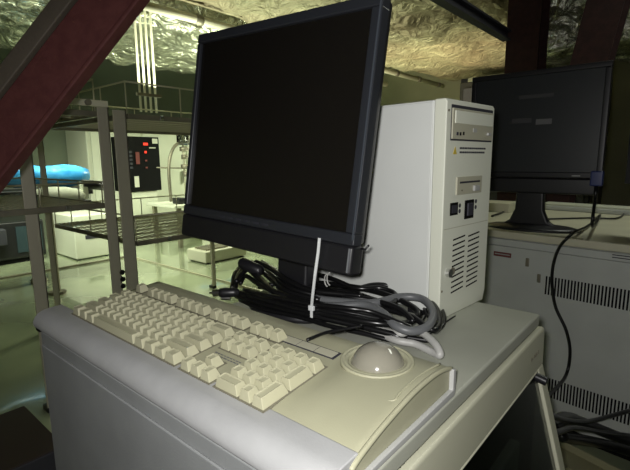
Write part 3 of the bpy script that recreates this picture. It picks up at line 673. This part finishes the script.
def loc2(px, py):
    r_ = ray(px, py); o_ = Ti@CAM; d_ = (Ti.to_3x3()@r_); s_ = -o_.y/d_.y; return o_+d_*s_
v1 = loc2(546, 276); v2 = loc2(544, 294); slots(v2.z, v1.z, v1.x, 40, .0098)
v3 = loc2(546, 377); v4 = loc2(546, 396); slots(v4.z, v3.z, v3.x, 40, .0098)
q = loc2(494, 251); q_ = loc2(511, 258); obj('red_label', G(T).box(q.x, q_.x, -.0015, 0, q_.z, q.z), M_redl, c2)
obj('label_stripe', G(T).box(q.x+.004, q_.x-.004, -.002, -.0014, q_.z+.007, q_.z+.011), M_shell, c2)
for px, py in ((527.5, 262), (539, 278)):
    q = loc2(px, py); obj('latch', G(T).box(q.x-.006, q.x+.006, -.004, 0, q.z-.016, q.z+.014), M_dsteel, c2, .002)
q = loc2(620, 256); g = G(T)
for r_ in range(2): g.box(q.x-.02, q.x+.03, -.0015, 0, q.z-r_*.008, q.z+.003-r_*.008)
obj('nameplate', g, M_ink, c2)
# second monitor
m2 = thing('flat_monitor', 'black monitor standing on the beige cabinet at the right', 'monitor', (.27, 1.55, 0))
MX0, MX1, MZ0, MZ1, MY = .045, .487, .19, .555, 1.45
g = G(); g.box(MX0, MX1, MY-.008, MY+.012, MZ1-.018, MZ1); g.box(MX0, MX1, MY-.008, MY+.012, MZ0, MZ0+.02); g.box(MX0, MX0+.018, MY-.008, MY+.012, MZ0+.02, MZ1-.018); g.box(MX1-.018, MX1, MY-.008, MY+.012, MZ0+.02, MZ1-.018)
b2 = obj('bezel', g, M_black, m2, .003)
M_s2 = mat('grey_dark_screen', (.022, .025, .028), .35, bump=.02, bscale=300)
sc = obj('screen', G().box(MX0+.018, MX1-.018, MY-.002, MY+.004, MZ0+.02, MZ1-.018), M_s2, m2)
obj('back_shell', G().prism([(MX0+.004, MY+.012), (MX1-.004, MY+.012), (MX1-.06, MY+.055), (MX0+.06, MY+.055)], 2, MZ0+.005, MZ1-.005), M_black, m2, .004)
obj('screen_text', G().box(.215, .325, MY-.0028, MY-.002, .462, .474), mat('dim_screen_text', (.04, .04, .042), .6), sc)
obj('screen_text', G().box(.195, .26, MY-.0028, MY-.002, .380, .396), mat('dim_screen_text_low', (.045, .045, .047), .6), sc)
obj('screen_text', G().box(.275, .325, MY-.0028, MY-.002, .372, .390), mat('bright_screen_text', (.13, .13, .135), .6), sc)
obj('lower_bar', G().box(MX0+.07, MX1-.01, MY-.004, MY+.022, MZ0-.055, MZ0-.001), M_black, m2, .006)
obj('power_light', G().box(.40, .425, MY-.0095, MY-.008, MZ0+.007, MZ0+.010), M_shell, b2)
obj('neck', G().prism([(.165, .012), (.355, .012), (.325, .03), (.308, .07), (.300, .25), (.215, .25), (.207, .07), (.19, .03)], 1, 1.50, 1.53), M_black, m2, .008)
obj('base', G().lathe([(0, .0005), (.165, .0005), (.167, .005), (.14, .011), (.06, .018), (0, .02)], (.265, 1.515, 0), 44, 1, .58), M_black, m2, smooth=True)
p = on(597, 178, 1, 1.425); g = G().box(p.x-.018, p.x+.018, 1.415, 1.438, p.z-.026, p.z+.022)
vg = thing('video_cable', 'black cable with blue plug dropping from the far monitor over the cabinet front', 'cable', (p.x, 1.42, 0)); obj('blue_plug', g, M_bluep, vg, .004, label='dark blue plug')
obj('plug_boot', G().tube([(p.x, 1.427, p.z-.026), (p.x, 1.427, p.z-.075)], .006, 10), M_cable, vg, smooth=True)
fy = 1.35
pp = [Vector((p.x, 1.427, p.z-.06)), Vector((p.x, 1.427, .035))]+[on(600, 215, 2, .008), on(588, 226, 2, .008)]+[on(572, 234, 1, fy-.005), on(558, 250, 1, fy-.02), on(552, 275, 1, fy-.02), on(555, 305, 1, fy-.02), on(566, 330, 1, fy-.025), on(570, 352, 1, fy-.03), on(566, 375, 1, fy-.05), on(552, 392, 1, 1.15), on(540, 402, 1, 1.0)]
obj('cord', G().tube(spline(pp), .0050, 10), M_cable, vg, smooth=True)
# items on that cabinet
kq = on(588, 207.5, 2, .02)
k2 = thing('computer_keyboard', 'pale keyboard lying behind the monitor on the beige cabinet', 'keyboard', (kq.x, kq.y, 0), a2)
Tk = Matrix.Translation(kq-Vector((0, 0, .02)))@Matrix.Rotation(a2, 4, 'Z')
obj('case', G(Tk).box(-.22, .22, -.05, .09, .001, .022), M_cab2, k2, .005)
for r_ in range(5): obj('key_row', G(Tk).box(-.21, .21, -.042+r_*.025, -.021+r_*.025, .022, .031), M_wht, k2, .002)
obj('paper_stack', G(), M_wht) if False else None
q = on(500, 205, 2, .0); t = obj('document_pile', G().box(q.x-.15, q.x+.16, 1.95, 2.10, .0, .045), M_cab2t, bevel=.003); tag(t, 'low pale pile behind the far monitor foot next to the tower', 'pile')
cp_ = [on(x, y, 2, .005) for x, y in ((492, 216), (503, 212), (513, 205), (521, 196))]; t = obj('short_cord', G().tube(spline(cp_), .005, 8), M_cable, smooth=True); tag(t, 'short black cord on the beige cabinet between tower and monitor foot', 'cord')
cp_ = [on(x, y, 2, .006) for x, y in ((548, 219), (590, 218), (618, 218), (624, 210), (614, 207))]; t = obj('looped_cord', G().tube(spline(cp_), .004, 8), M_cable, smooth=True); tag(t, 'black cord looping in front of the pale far keyboard', 'cord')
# third monitor, cut by the right edge
m3 = thing('flat_monitor', 'black monitor cut off by the right picture edge', 'monitor', (.78, 1.62, 0))
T3 = Matrix.Translation((.535, 1.56, 0))@Matrix.Rotation(math.radians(-8), 4, 'Z')
obj('bezel', G(T3).box(0, .42, 0, .022, .17, .555), M_black, m3, .004); obj('screen', G(T3).box(.018, .402, -.001, .001, .19, .535), M_s2, m3)
obj('neck', G(T3).box(.18, .24, .022, .05, .01, .30), M_black, m3, .006); obj('base', G(T3).lathe([(0, .0005), (.11, .0005), (.11, .008), (0, .02)], (.21, .03, 0), 30, 1, .6), M_black, m3, smooth=True)
# floor-level cables and trough at lower right
def lowcab(label, pts, r, group=None):
    P3 = [on(x, y, 1, Y) for x, y, Y in pts]; o = obj('floor_cable', G().tube(spline(P3), r, 10), M_cable, smooth=True); tag(o, label, 'cable', group)
lowcab('black cable hooked over the hatch edge, upper one', [(543, 418, .56), (552, 416, .60), (565, 420, .80), (590, 421, 1.1), (632, 410, 1.3)], .006)
lowcab('black cable hooked over the hatch edge, lower one', [(548, 436, .56), (558, 432, .60), (575, 428, .85), (602, 432, 1.1), (634, 436, 1.3)], .006)
lowcab('thick black cable arching behind the hatch corner', [(550, 428, .8), (565, 418, .95), (585, 424, 1.1), (610, 434, 1.2), (636, 444, 1.28)], .016)
lowcab('black cable lying under the thick one at the lower right', [(560, 436, .9), (585, 440, 1.05), (612, 446, 1.15), (640, 455, 1.2)], .014)
q1_ = on(560, 447, 2, -.60); 
t = thing('cable_trough', 'olive metal cable trough low at the lower right corner', 'trough', (.8, 1.1, -.7))
ta = on(550, 448, 1, 1.12); tb = on(640, 468, 1, 1.06); ta.z -= .02; tb.z = ta.z
g = G(); g.bar(ta, tb+(tb-ta), .11, .012); obj('floor_of_trough', g, mat('olive_metal', (.22, .21, .12), .5), t, .002)
nrm = (tb-ta).cross(Vector((0, 0, 1))).normalized()
for s in (-1, 1): g = G(); g.bar(ta+nrm*.055*s+Vector((0, 0, .012)), tb+(tb-ta)+nrm*.055*s+Vector((0, 0, .012)), .006, .03); obj('rim', g, mat('olive_rim', (.28, .27, .16), .5), t, .001)
for f in (.2, 1.6): c = ta+(tb-ta)*f; obj('leg', G().box(c.x-.02, c.x+.02, c.y-.02, c.y+.02, -.7, c.z-.006), M_dsteel, t)
